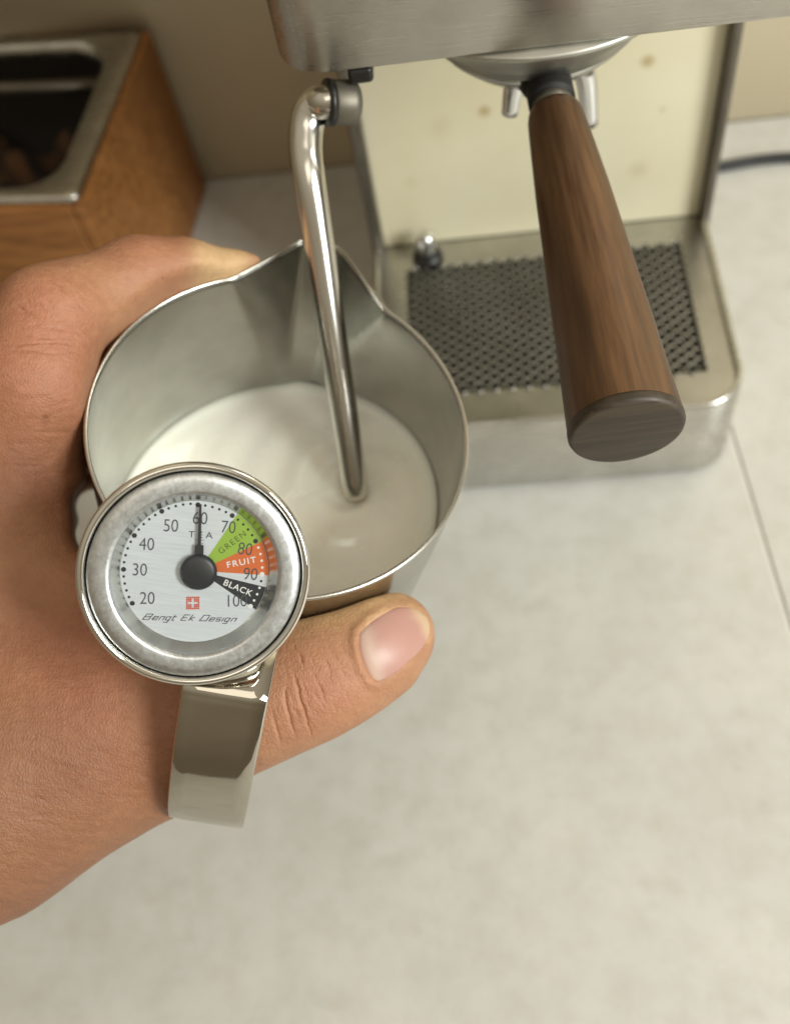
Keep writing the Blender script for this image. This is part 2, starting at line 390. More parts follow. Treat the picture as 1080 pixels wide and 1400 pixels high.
# solid surround of the grate
bm = bmesh.new()
gz = ZT - .0012
b0 = [Vector((x, y, gz)) for x, y in rrect(TX0 + .0032, TX1 - .0032, TY0 + .0032, TY1 + .0002, (.021, .021, .001, .001), 10)]
inn = rrect(GX0 + .001, GX0 + pit * (ncol + .5) - .001, GY0 + .0015, GY0 + ry * (nr + 1) - .0015, (.0005,) * 4, 10)
loops(bm, [b0, [Vector((x, y, gz)) for x, y in inn]])
finish('grate_surround', bm, steel('surround_steel', (0.47, 0.46, 0.435), 0.30, None, 0.05), em)
bm = bmesh.new(); box(bm, TX0 + .004, TX1 - .004, TY0 + .012, TY1 - .002, ZT - .006, ZT - .0045); finish('tray_floor', bm, mat('tray_floor_steel', (0.035, 0.032, 0.025), 0.6, 0.2), em, smooth=False)
# drain stub
kp = D(585, 352, 0.42)
bm = bmesh.new(); lathe(bm, [(0, 0), (.0085, 0), (.0088, .0015), (.0078, .0045), (.0055, .0055)], frame_mtx((kp.x, kp.y, gz), (0, 0, 1)), 28); stb = finish('float_collar', bm, M_DARK, em)
bm = bmesh.new(); lathe(bm, [(.0048, 0.004), (.0048, .016), (.0036, .0185), (0, .019)], frame_mtx((kp.x, kp.y, gz), (0, 0, 1)), 28); finish('float_pin', bm, M_CHROME, em)
# splash panel and body
ZH = H - 0.20
bm = bmesh.new(); box(bm, TX0 + .006, TX1 - .004, 0.4375, 0.4395, ZT - .0005, ZH - .001); finish('splash_panel', bm, M_BACK, em, smooth=False)
bm = bmesh.new(); box(bm, TX0 + .001, TX1 - .001, 0.440, WALLY - .012, 0.004, ZH - .0006); finish('rear_body', bm, M_BRUSH, em, bevel=.003)
bm = bmesh.new(); box(bm, TX0 - .0005, TX0 + .0055, 0.4300, 0.4398, 0.05, ZH - .001); finish('column_edge', bm, M_EDGE, em, bevel=.0015)
bm = bmesh.new(); box(bm, TX1 - .0035, TX1 + .0015, 0.4300, 0.4398, 0.05, ZH - .001); finish('column_edge', bm, M_EDGE, em, bevel=.0015)
# housing
hx0, hx1, hy0, hy1 = -0.0605, 0.131, 0.286, WALLY - 0.01
def hr_(ins, z): return [Vector((x, y, z)) for x, y in rrect(hx0 + ins, hx1 - ins, hy0 + ins, hy1 - ins, (.016, .016, .006, .006), 10)]
bm = bmesh.new(); loops(bm, [hr_(.0025, ZH + .0004), hr_(.001, ZH), hr_(0.0, ZH + .001), hr_(0, ZH + .245), hr_(.004, ZH + .25)], True, True)
finish('housing', bm, M_BRUSH, em)
# group head
gc = Vector((0.0245, 0.340, 0)); 
bm = bmesh.new(); lathe(bm, [(.036, ZH - .0005), (.0565, ZH - .0008), (.0572, ZH - .002), (.0565, ZH - .003), (.0395, ZH - .0195), (.0385, ZH - .0225), (.036, ZH - .0232), (0, ZH - .0232)], Matrix.Translation(gc), 72)
finish('group_head', bm, steel('group_steel', (0.50, 0.49, 0.44), 0.42), em)
# steam joint
j0 = D(474, 112, 0.203)
bm = bmesh.new()
box(bm, j0.x + .0005, j0.x + .0085, j0.y + .001, j0.y + .010, ZH - .0055, ZH - .0002)
sj = finish('joint_stem', bm, M_DARK, em, bevel=.0015)
ja = D(490, 140, 0.214); jb = D(452, 140, 0.211)
bm = bmesh.new(); pts = [ja, ja.lerp(jb, .12), ja.lerp(jb, .3), ja.lerp(jb, .85), jb]
tube(bm, pts, [.0050, .0066, .0072, .0070, .0066], 28); finish('joint_body', bm, M_GREY, em)
bm = bmesh.new(); dirj = (jb - ja).normalized(); tube(bm, [jb - dirj * .0005, jb + dirj * .0016], .0074, 28); finish('joint_ring', bm, M_DARK, em)

wand = thing('steam_wand', 'curved polished steel steam wand reaching down into the milk', 'steam wand', jb)
tip = D(486, 668, 0.3125)
pts = [jb.lerp(ja, .1), jb + dirj * .0015, D(436, 141, .2120), D(425, 153, .2145), D(419, 176, .2180), D(418, 208, .2220)]
sm = smooth_path(pts, 8)
st0 = D(424, 255, .2285)
sm = smooth_path(pts + [st0] + [st0.lerp(tip, k) for k in (.25, .5, .75, 0.97)], 8)
rad = [.0052 + .0006 * min(1, i / 24) - .0009 * min(1, max(0, i - 24) / 50) for i in range(len(sm))]
bm = bmesh.new(); 
dt = (tip - st0).normalized()
for q, r in ((.3, .0049), (.65, .0043), (.88, .0032), (1.0, .0012)): sm.append(tip + dt * .0045 * q); rad.append(r)
tube(bm, sm, rad, 32); finish('tube', bm, M_WAND, wand)

# portafilter
pf = thing('portafilter', 'portafilter with a long tapered walnut handle locked under the machine', 'portafilter', gc + Vector((0, 0, ZH - .03)))
bm = bmesh.new(); lathe(bm, [(.0, ZH - .0234), (.0345, ZH - .0234), (.0355, ZH - .0242), (.0350, ZH - .027), (.028, ZH - .034), (.016, ZH - .037), (0, ZH - .038)], Matrix.Translation(gc), 64)
finish('basket_holder', bm, mat('dull_chrome', (0.5, 0.49, 0.46), 0.25, 1.0), pf)
for s in (-1, 1):
    bm = bmesh.new()
    c = gc + Vector((0.0045, -.004, 0))
    pts = smooth_path([c + Vector((0, 0, ZH - .034)), c + Vector((s * .007, -.004, ZH - .036)), c + Vector((s * .0125, -.008, ZH - .042)), c + Vector((s * .0150, -.009, ZH - (.054 if s < 0 else .063)))], 6)
    tube(bm, pts, [.0056 - .0026 * i / len(pts) for i in range(len(pts))], 20); finish('spout', bm, M_CHROME, pf)
ha = D(757, 152, 0.228); hb = D(857, 592, 0.2375); ax = (hb - ha).normalized(); L = (hb - ha).length
HM = frame_mtx(ha, ax)
def hlathe(name, prof, m, mtx=HM):
    bm = bmesh.new(); lathe(bm, prof, Matrix.Identity(4), 56)
    me = bpy.data.meshes.new(name); bmesh.ops.recalc_face_normals(bm, faces=bm.faces); bm.to_mesh(me); bm.free()
    o = link(name, me, m, pf); o.matrix_parent_inverse = pf.matrix_world.inverted(); o.matrix_world = mtx; return o
hlathe('handle', [(0, .0005), (.0070, .0005), (.0088, .0018), (.0094, .0045), (.0100, .012), (.0118, L * .3), (.0137, L * .6), (.0153, L * .85), (.0160, L - .006), (.0161, L - .0032)], M_WALNUT)
hlathe('end_cap', [(.0161, L - .0031), (.0163, L - .0026), (.0163, L - .0010), (.0158, L), (.0150, L + .0002), (0, L + .0003)], M_WALNUT_END)
hlathe('ferrule', [(0, -.0045), (.0062, -.0045), (.0068, -.0035), (.0068, 0), (0, 0.0002)], M_GREY)
bm = bmesh.new(); nk = smooth_path([ha - ax * .004, ha - ax * .014, Vector((gc.x, gc.y - .030, ZH - .027)), Vector((gc.x, gc.y - .02, ZH - .028))], 6)
tube(bm, nk, [.0080] * 6 + [.0085] * 7 + [.0092] * (len(nk) - 13), 24); finish('neck', bm, mat('neck_black', (0.008, 0.007, 0.006), 0.65), pf)

# cable at the right
cb = thing('power_cable', 'black power cable lying on the counter near the wall', 'cable', D(1040, 220, H - .003))
pts = smooth_path([D(930, 236, H - .0035), D(985, 228, H - .0035), D(1035, 219, H - .0035), D(1085, 215, H - .0035), D(1180, 214, H - .0035), D(1300, 190, H - .0035)], 8)
bm = bmesh.new(); tube(bm, pts, .0034, 14); finish('sheath', bm, M_CABLE, cb)

# ------------------------------------------------------------------ jug
C = np.array([-0.06680243, 0.19203165, 0.22456012]); N = np.array([.29518106, -.0693712, 1]); N /= np.linalg.norm(N)
JR = .059; JH = .113
e1 = np.array([0, 1, 0]) - N * N[1]; e1 /= np.linalg.norm(e1); e2 = np.cross(e1, N)
def J(th, rho, s):
    t = R_(th); return Vector(C + rho * (math.cos(t) * e1 + math.sin(t) * e2) - N * s)
TH0 = 7.5
def jr(th, s, inner=True):
    """inner radius: round, with two flat facets meeting in the pouring lip"""
    s0 = max(s, 0)
    base = JR * (1 - .035 * (s0 / JH) ** 1.5)
    e = JH - s0
    if e < .012: base -= .012 - math.sqrt(max(0, .012 ** 2 - (.012 - e) ** 2))
    f = s0 / .064; r = base
    d = abs((th - TH0 + 180) % 360 - 180)
    if f < 1:
        hw = 27 - 19.5 * f; tipr = base + .0172 * (1 - f) + .0006
        if d < hw + 6:
            dd = math.sqrt(max(0, d - 4.5) ** 2 * (hw / (hw - 4.5)) ** 2 + 1.0) - .5 if hw > 9 else d
            ax_, ay_ = base * math.cos(R_(hw)), base * math.sin(R_(hw))
            # straight line from the shoulder to the tip, seen at angle dd
            c_, s2 = math.cos(R_(min(dd, hw))), math.sin(R_(min(dd, hw)))
            den = s2 * (tipr - ax_) + c_ * ay_
            rl = tipr * ay_ / den
            r = rl if dd < hw else base
            w_ = min(1, max(0, (hw + 3 - d) / 6)); r = base + (rl - base) * w_ if d > hw - 3 else rl
            r = max(r, base)
    return r if inner else r + .0011
jug = thing('milk_jug', 'stainless steel milk jug held tilted, half full of milk', 'milk jug', J(0, 0, JH))
NT = 360
ths = [360 * k / NT for k in range(NT)]
ss = [.0006, .002, .005, .01, .016, .023, .031, .04, .05, .056, .062, .07, .08, .09, .1, .104, .108, .111, .1125]
bm = bmesh.new(); rings = []
for s in reversed(ss): rings.append([J(t, jr(t, s, False), s) for t in ths])
rings.append([J(t, jr(t, 0, False) - .0001, .0000) for t in ths])
for s in ss: rings.append([J(t, jr(t, s), s) for t in ths])
loops(bm, rings, True, True)
finish('body', bm, M_JUG, jug)
# rolled rim
bm = bmesh.new(); rings = []
for k in range(10):
    a = 2 * math.pi * k / 9
    rings.append([J(t, jr(t, 0) + .00055 + .00070 * math.cos(a), -.0001 - .00070 * math.sin(a)) for t in ths])
loops(bm, rings); finish('rim', bm, mat('rim_steel', (0.62, 0.60, 0.55), 0.24, 1.0), jug)
# handle: bent polished strip
prof = [(JR + .0012, .013), (.0615, .0060), (.0655, .0012), (.073, -.0015), (.082, -.0022), (.0885, -.0018), (.0908, -.0004), (.0935, .0022), (.0985, .0072), (.1032, .0126), (.1073, .0184), (.1108, .0246), (.1133, .0308), (.1146, .0375), (.1142, .0455), (.1115, .0545), (.1060, .0640), (.0985, .0720), (.0900, .0775)]
pp = smooth_path([Vector((a, b, 0)) for a, b in prof], 5)
HT = 187.0; t = R_(HT)
hd = math.cos(t) * e1 + math.sin(t) * e2; hs = np.cross(N, hd)
def hp(rho, s, y): return Vector(C + rho * hd - N * s + hs * y)
bm = bmesh.new(); rings = []
for i, p in enumerate(pp):
    tg = (pp[min(i + 1, len(pp) - 1)] - pp[max(i - 1, 0)]).normalized(); nrm = Vector((-tg.y, tg.x, 0))   # toward outside
    if nrm.dot(Vector((1, -1, 0))) < 0: nrm = -nrm
    hw = .0122 - .0012 * i / len(pp)
    sec = []
    for (yy, dd) in ((-hw, -.0005), (-hw, .0005), (-hw * .955, .00105), (-hw * .6, .00117), (0, .0012), (hw * .6, .00117), (hw * .955, .00105), (hw, .0005), (hw, -.0005), (hw * .96, -.0009), (0, -.0009), (-hw * .96, -.0009)):
        q = p + nrm * dd; sec.append(hp(q.x, q.y, yy))
    rings.append(sec)
loops(bm, rings, True, True); 
m = M_POLH = mat('polished_handle_steel', (0.50, 0.47, 0.41), 0.08, 1.0)
nh = noise(m, coords(m, (1.0, 5.0, 5.0), (0, 0.29, 0.1)), 22, 1, 0.4); bump(m, nh, 0.22, 0.0010)
rough_var(m, noise(m, coords(m), 300, 5, 0.7), 0.03, 0.10)
finish('handle', bm, M_POLH, jug)

# milk
ZM = 0.166
milk = None
bm = bmesh.new(); ring0 = []; ring1 = []
for t in ths:
    s = .06
    for it in range(25):
        p = J(t, jr(t, s) - .0002, s); s += (p.z - ZM) / N[2] * 0.9
    ring0.append((t, s))
cen = sum((J(t, jr(t, s) - .0002, s) for t, s in ring0), Vector()) / NT
rings = [[J(t, jr(t, min(s + .012, .11)) - .0004, min(s + .012, .11)) for t, s in ring0],
         [J(t, jr(t, s) + .0004, s) + Vector((0, 0, .0022)) for t, s in ring0]]
K = 26
for k in range(1, K):
    fr_ = k / K; rr = []
    for t, s in ring0:
        e = J(t, jr(t, s) - .0002, s).lerp(cen, fr_)
        d = (e - tip).length; edge = (1 - fr_)
        dist = fr_ * JR
        e.z = ZM + .0022 * math.exp(-dist / .0022) - .0026 * math.exp(-(d / .009) ** 2) + .0011 * math.sin(d * 400 + 1.6 * math.atan2(e.y - tip.y, e.x - tip.x)) * math.exp(-d / .03) * min(1, d / .006)
        rr.append(e)
    rings.append(rr)
loops(bm, rings, False, True)
o = finish('milk', bm, M_MILK); o['label'] = 'creamy white milk filling the lower part of the tilted jug'; o['category'] = 'milk'

# ------------------------------------------------------------------ thermometer
dc = P(267.5, 788.5, .262)
ncam = np.array([.2, .19, -.96]); nw = Vector(W @ ncam).normalized()
xw = Vector(W @ np.array([152, 7, 0.0])); DM = frame_mtx(dc, nw, xw) @ Matrix.Scale(.262 / .25, 4)
th_ = thing('thermometer', 'round dial thermometer with coloured tea zones standing in the milk jug', 'thermometer', dc)
def dl(name, prof, m, n=96, parent=None, off=(0, 0)):
    bm = bmesh.new(); lathe(bm, [(r * .001, z * .001) for r, z in prof], DM @ Matrix.Translation((off[0] * .001, off[1] * .001, 0)), n)
    return finish(name, bm, m, parent or th_)
dl('case', [(26.2, -.9), (27.4, -1.2), (27.2, -7.5), (26.0, -9.0), (6, -9.8), (0, -9.8)], M_POL)
dl('bezel', [(20.0, -1.1), (20.3, -.2), (20.7, .15), (21.3, .25), (23.5, .30), (25.0, .12), (25.6, -.35), (25.75, -1.0), (25.8, -2.2)], M_BEZEL)
dl('outer_lip', [(26.1, -1.2), (26.25, -.3), (26.8, .25), (27.5, .25), (28.1, -.4), (28.25, -1.2), (28.0, -2.1), (27.3, -2.3)], M_POL)
dl('inner_wall', [(20.1, -1.0), (19.9, -1.6), (18.3, -4.2), (18.0, -4.6)], mat('inner_wall_metal', (0.60, 0.58, 0.52), 0.22, 1.0))
FZ = -4.5
face = dl('face_plate', [(18.05, FZ), (0, FZ)], M_FACE)
dl('glass', [(20.1, -.75), (0, -.75)], M_GLASS)
FX, FY = -.2, .3
def fp(x, y, z): return DM @ Vector(((x + FX) * .001, (y + FY) * .001, z * .001))
def poly(name, pts2, z, m, parent=None, th=.04):
    bm = bmesh.new()
    loops(bm, [[fp(x, y, z - th) for x, y in pts2], [fp(x, y, z) for x, y in pts2]], False, True)
    return finish(name, bm, m, parent or th_, smooth=False)
def pol(a, r): return (r * math.sin(R_(a)), r * math.cos(R_(a)))
def wedge(a0, a1, z, m):
    ox, oy = 1.0, .05            # the zones fan out from the hub
    pts2 = [(ox, oy)]
    for k in range(13):
        x, y = pol(a0 + (a1 - a0) * k / 12, 1)
        # stay inside the plate although the print is off-centre
        gx, gy = ox + FX, oy + FY
        b = x * gx + y * gy; rr = -b + math.sqrt(b * b - (gx * gx + gy * gy) + 17.98 ** 2)
        pts2.append((ox + x * rr, oy + y * rr))
    return poly('tea_zone', pts2, z, m)
g_ = wedge(32.8, 64.2, FZ + .04, M_GREEN); g_['label'] = 'green zone'
g_ = wedge(64.2, 94.2, FZ + .045, M_ORANGE); g_['label'] = 'orange zone'
g_ = wedge(104.6, 125.5, FZ + .04, M_INK); g_['label'] = 'black zone'
DR = 17.0
for k in range(0, 41):
    deg = 20 + 2 * k; a = -118.5 + 30.25 * k / 5; big_ = k % 5 == 0
    m_ = M_INK
    if 80 < deg <= 90 or 92 <= deg <= 100: m_ = M_WHITE
    if deg in (92,): m_ = M_INK
    r = .62 if big_ else .33
    x, y = pol(a, DR - (.0 if a < 0 else .25))
    poly('scale_dot', [(x + r * math.cos(R_(30 * q)), y + r * math.sin(R_(30 * q))) for q in range(12)], FZ + .075, m_)
def text(s, size, x, y, rot, m, name='lettering', off=0.0, sx=1.0, shear=0.0, space=1.0):
    cu = bpy.data.curves.new('t', 'FONT'); cu.body = s; cu.size = size; cu.align_x = 'CENTER'; cu.align_y = 'CENTER'
    cu.offset = off; cu.space_character = space; cu.shear = shear; cu.resolution_u = 6
    to = bpy.data.objects.new('t', cu); col.objects.link(to); bpy.context.view_layer.update()
    me = bpy.data.meshes.new_from_object(to.evaluated_get(bpy.context.evaluated_depsgraph_get()))
    bpy.data.objects.remove(to)
    me.materials.clear()
    mt = DM @ Matrix.Translation(((x + FX) * .001, (y + FY) * .001, (FZ + .085) * .001)) @ Matrix.Rotation(R_(rot), 4, 'Z') @ Matrix.Diagonal((.001 * sx, .001, .001, 1))
    me.transform(th_.matrix_world.inverted() @ mt); me.name = name
    return link(name, me, m, th_, False)
ZS = 1 / 25.2   # mm per unit of the enlarged photograph of the dial
def dz(px, py): return ((px - 520) * ZS, -(py - 548) * ZS)
for s, px, py, r in (('20', 234, 724, -1), ('30', 188, 541, -2), ('40', 231, 379, -2), ('50', 375, 262, -2), ('60', 552, 214, -3), ('70', 726, 270, -4), ('80', 832, 410, -7), ('90', 868, 573, -4), ('100', 782, 748, 1)):
    x, y = dz(px, py); text(s, 4.5, x, y, r, M_NUM, 'number', -.028, .84)
x, y = dz(556, 318); text('TEA', 2.3, x, y, -3, M_INK, 'word', -.005, 1.1, 0, 1.55)
x, y = dz(549, 362); text('°C', 1.6, x, y, -3, M_INK, 'word', -.01, 1, 0, 1.6)
x, y = dz(752, 366); text('GREEN', 2.15, x, y, 38, mat('dial_dark_green_print', (0.07, 0.10, 0.03), .5), 'word', -.01, 1.05, 0, 1.25)
x, y = dz(810, 494); text('FRUIT', 2.2, x, y, 11, M_WHITE, 'word', .035, 1.08, 0, 1.25)
x, y = dz(790, 660); text('BLACK', 2.2, x, y, -24, M_WHITE, 'word', .035, 1.05, 0, 1.12)
# emblem: dotted square with a plus left open
ex, ey = dz(512, 755)
for i in range(7):
    for j in range(7):
        cx, cy = i - 3, j - 3
        if (abs(cx) <= 1 and abs(cy) <= 0) or (abs(cy) <= 1 and abs(cx) <= 0): continue
        if (abs(cx) == 2 and cy == 0) or (abs(cy) == 2 and cx == 0): continue
        if abs(cx) == 1 and abs(cy) == 1 and False: continue
        x, y = ex + cx * .475, ey + cy * .475
        poly('emblem_square', [(x - .2, y - .2), (x + .2, y - .2), (x + .2, y + .2), (x - .2, y + .2)], FZ + .07, M_RED)
# streamlined script line
GL = {'B': [[(0, 0), (.2, 1), (1.2, 1), (1.1, .55), (.1, .5)], [(1.1, .55), (1.05, 0), (0, 0)]], 'e': [[(0, .3), (.75, .3), (.75, .6), (.1, .6), (0, 0), (.75, 0)]],
      'n': [[(0, 0), (.1, .6), (.75, .6), (.7, 0)]], 'g': [[(.7, .6), (0, .6), (0, 0), (.65, 0)], [(.7, .6), (.55, -.4), (-.1, -.4)]], 't': [[(.1, .9), (0, 0), (.4, 0)], [(-.1, .6), (.5, .6)]],
      'E': [[(1, 1), (.15, 1), (0, 0), (.9, 0)], [(.1, .5), (.8, .5)]], 'k': [[(.15, 1), (0, 0)], [(.7, .6), (.05, .3), (.7, 0)]], 'D': [[(0, 0), (.2, 1), (1.2, 1), (1.15, 0), (0, 0)]],
      's': [[(.75, .6), (.05, .6), (.05, .3), (.7, .3), (.7, 0), (0, 0)]], 'i': [[(.1, .6), (0, 0)]], ' ': []}
WD = {'B': 1.6, 'e': 1.1, 'n': 1.1, 'g': 1.1, 't': .75, 'E': 1.35, 'k': 1.1, 'D': 1.6, 's': 1.1, 'i': .45, ' ': .75}
word = 'Bengt Ek Design'; tot = sum(WD[c] for c in word)
lw = 23.2 / tot; lh = 1.45
sx0, sy0 = dz(205, 858); bm = bmesh.new(); cur = 0
rot = R_(-2.2)
def segquad(a, b, wd, z):
    a = Vector(a); b = Vector(b); d = (b - a).normalized(); n_ = Vector((-d.y, d.x)) * wd; a = a - d * wd * .7; b = b + d * wd * .7
    bm.faces.new([bm.verts.new(fp(q.x, q.y, z)) for q in (a - n_, b - n_, b + n_, a + n_)])
zz = FZ + .08
for c in word:
    for pl in GL[c]:
        tr_ = []
        for (a, b) in pl:
            x = (cur + a) * lw + b * lh * .55; y = b * lh
            tr_.append((sx0 + x * math.cos(rot) - y * math.sin(rot), sy0 + x * math.sin(rot) + y * math.cos(rot)))
        for a, b in zip(tr_, tr_[1:]): segquad(a, b, .085, zz); zz += .0004
    cur += WD[c]
finish('script_lettering', bm, M_INK, th_, smooth=False)
# pointer and hub
hx, hy = 1.0, 0.1
pa = R_(90 + -1.0)
def ptr(pts2): return [(hx + x * math.sin(pa) + y * math.cos(pa), hy + y * math.sin(pa) - x * math.cos(pa)) for x, y in pts2]
poly('pointer', ptr([(-1.1, 0), (-1.05, 6.7), (-.42, 6.8), (-.28, 17.0), (.28, 17.0), (.42, 6.8), (1.05, 6.7), (1.1, 0)]), FZ + 1.3, M_HUB, th=.35)
dl('hub', [(4.35, FZ + .5), (4.5, FZ + 1.0), (4.5, FZ + 1.8), (4.2, FZ + 2.2), (3.2, FZ + 2.5), (0, FZ + 2.7)], M_HUB, 48, None, (hx + FX, hy + FY))
# stem and clip
bm = bmesh.new(); tube(bm, [dc - nw * .0095, dc - nw * .012, dc - nw * .0125, dc - nw * .112, dc - nw * .1145], [.004, .004, .0019, .0019, .0008], 20); finish('stem', bm, M_POL, th_)
bm = bmesh.new(); tube(bm, [dc - nw * .028, dc - nw * .040], .0032, 20); cl = finish('clip_sleeve', bm, M_POL, th_)
cp = dc - nw * .034
rimp = J(186, JR + .0018, .0)
bm = bmesh.new(); pts = smooth_path([cp, cp.lerp(rimp, .6) + Vector(N) * .006, rimp + Vector(N) * .003, rimp + Vector(hd) * .0022 - Vector(N) * .003, J(186, JR + .0022, .011)], 6)
tube(bm, pts, .0011, 12); finish('clip_wire', bm, M_POL, th_)

# ------------------------------------------------------------------ hand
def proj(V):
    c = (V - O) @ W; z = c[:, 2]; return 540 + F * c[:, 0] / z, 700 + F * c[:, 1] / z, z
caps = []
def chain(pts, k=.012):
    for a, b in zip(pts, pts[1:]): caps.append((np.array(a[0]), a[1], np.array(b[0]), b[1], k))
PX = lambda u, v, z, r: (P(u, v, z), r)
# index finger lies just under the rim at the far left
ixf = [PX(350, 360, .353, .0022), PX(326, 366, .352, .0044), PX(293, 377, .350, .0076), PX(253, 380, .345, .0122), PX(190, 384, .338, .0132), PX(110, 416, .327, .0132), PX(66, 436, .318, .0147)]
chain(ixf, .007)
chain([PX(66, 436, .318, .0147), PX(45, 520, .316, .0182), PX(24, 610, .324, .0178), PX(0, 720, .334, .0232)], .008)
# other fingers round the jug, one below the other
for q, s in enumerate((.031, .057, .081)):
    rr = .0112 - .0006 * q
    e = -14 - 6 * q
    g_ = [PX(60, 600, .364, .0105), PX(52, 628, .390, .0105), PX(50, 640, .414, .0100)][q]
    chain([(J(e, JR + .008 + (.011 if q == 0 else .004), s), rr * .7), (J(e - 12, JR + rr + .003, s), rr), (J(e - 30, JR + rr, s), rr), (J(e - 46, JR + rr + .002, s), rr * 1.05), (J(e - 60, JR + rr + .010, s), rr * 1.05), g_, (P(-15, 740 + 20 * q, .37 + .018 * q), .017)], .004)
# thumb
thumb = [PX(20, 1030, .326, .0330), PX(130, 1012, .326, .0305), PX(240, 983, .325, .0260), PX(345, 950, .316, .0201), PX(425, 926, .314, .0172), PX(480, 901, .316, .0152), PX(524, 876, .319, .0134), PX(543, 864, .321, .0098)]
chain(thumb, .010)
# palm and web
chain([PX(0, 720, .334, .0232), PX(18, 830, .330, .0275), PX(20, 1030, .326, .0330)], .014)
chain([PX(120, 850, .330, .0190), PX(140, 950, .322, .026)], .02)
chain([PX(38, 810, .346, .018), PX(130, 880, .330, .020), PX(240, 960, .320, .018)], .018)
chain([PX(0, 720, .334, .0232), PX(-90, 900, .335, .036), PX(-60, 1070, .325, .038)], .02)
chain([PX(20, 1030, .322, .0330), PX(-60, 1075, .325, .0370), PX(-200, 1130, .335, .036), PX(-420, 1230, .35, .036)], .02)
chain([PX(-10, 830, .375, .02), PX(-90, 930, .35, .036)], .014)
lo = np.min([np.minimum(a - ra, b - rb) for a, ra, b, rb, k in caps], 0) - .008
hi = np.max([np.maximum(a + ra, b + rb) for a, ra, b, rb, k in caps], 0) + .008
hstep = .00115
dim = np.ceil((hi - lo) / hstep).astype(int) + 1
fld = np.full(dim, .03, np.float32)
for a, ra, b, rb, k in caps:
    m0 = np.maximum(((np.minimum(a - ra, b - rb) - k * 1.2 - lo) / hstep).astype(int), 0)
    m1 = np.minimum(((np.maximum(a + ra, b + rb) + k * 1.2 - lo) / hstep).astype(int) + 2, dim)
    ax_ = [lo[i] + hstep * np.arange(m0[i], m1[i]) for i in range(3)]
    X, Y, Z = [g.astype(np.float32) for g in np.meshgrid(*ax_, indexing='ij', sparse=True)]
    ab = b - a; l2 = ab.dot(ab)
    h = np.clip(((X - a[0]) * ab[0] + (Y - a[1]) * ab[1] + (Z - a[2]) * ab[2]) / l2, 0, 1)
    d = np.sqrt((X - a[0] - h * ab[0]) ** 2 + (Y - a[1] - h * ab[1]) ** 2 + (Z - a[2] - h * ab[2]) ** 2) - (ra + (rb - ra) * h)
    sl = tuple(slice(m0[i], m1[i]) for i in range(3)); f0 = fld[sl]
    hh = np.clip(.5 + .5 * (f0 - d) / k, 0, 1)
    fld[sl] = (f0 * (1 - hh) + d * hh) - k * hh * (1 - hh)
# press the jug out of the hand
X, Y, Z = [(lo[i] + hstep * np.arange(dim[i])).astype(np.float32) for i in range(3)]
X, Y, Z = np.meshgrid(X, Y, Z, indexing='ij', sparse=True)
qx, qy, qz = X - C[0], Y - C[1], Z - C[2]
s_ = -(qx * N[0] + qy * N[1] + qz * N[2])
a1 = qx * e1[0] + qy * e1[1] + qz * e1[2]; a2 = qx * e2[0] + qy * e2[1] + qz * e2[2]
rho = np.sqrt(a1 * a1 + a2 * a2); thg = np.degrees(np.arctan2(a2, a1))
rs_ = np.linspace(0, .11, 23); rt_ = np.arange(-180, 181, 2)
tab = np.array([[jr(float(t), float(q)) for q in rs_] for t in rt_], np.float32)
fi = np.clip((thg + 180) / 2, 0, 179.999); fj = np.clip(s_ / .005, 0, 21.999)
i0 = fi.astype(int); j0 = fj.astype(int); wi = fi - i0; wj = fj - j0
rw = (tab[i0, j0] * (1 - wi) + tab[i0 + 1, j0] * wi) * (1 - wj) + (tab[i0, j0 + 1] * (1 - wi) + tab[i0 + 1, j0 + 1] * wi) * wj + .0012
jd = np.maximum(rho - rw, -s_ - .0035)     # inside the jug < 0
jd = np.maximum(rho - rw, 0 * s_)
jd = np.where(s_ < -.02, .02, rho - rw)
k = .0022; g2 = -jd
hh = np.clip(.5 - .5 * (fld - g2) / k, 0, 1)
fld = fld * (1 - hh) + g2 * hh + k * hh * (1 - hh)
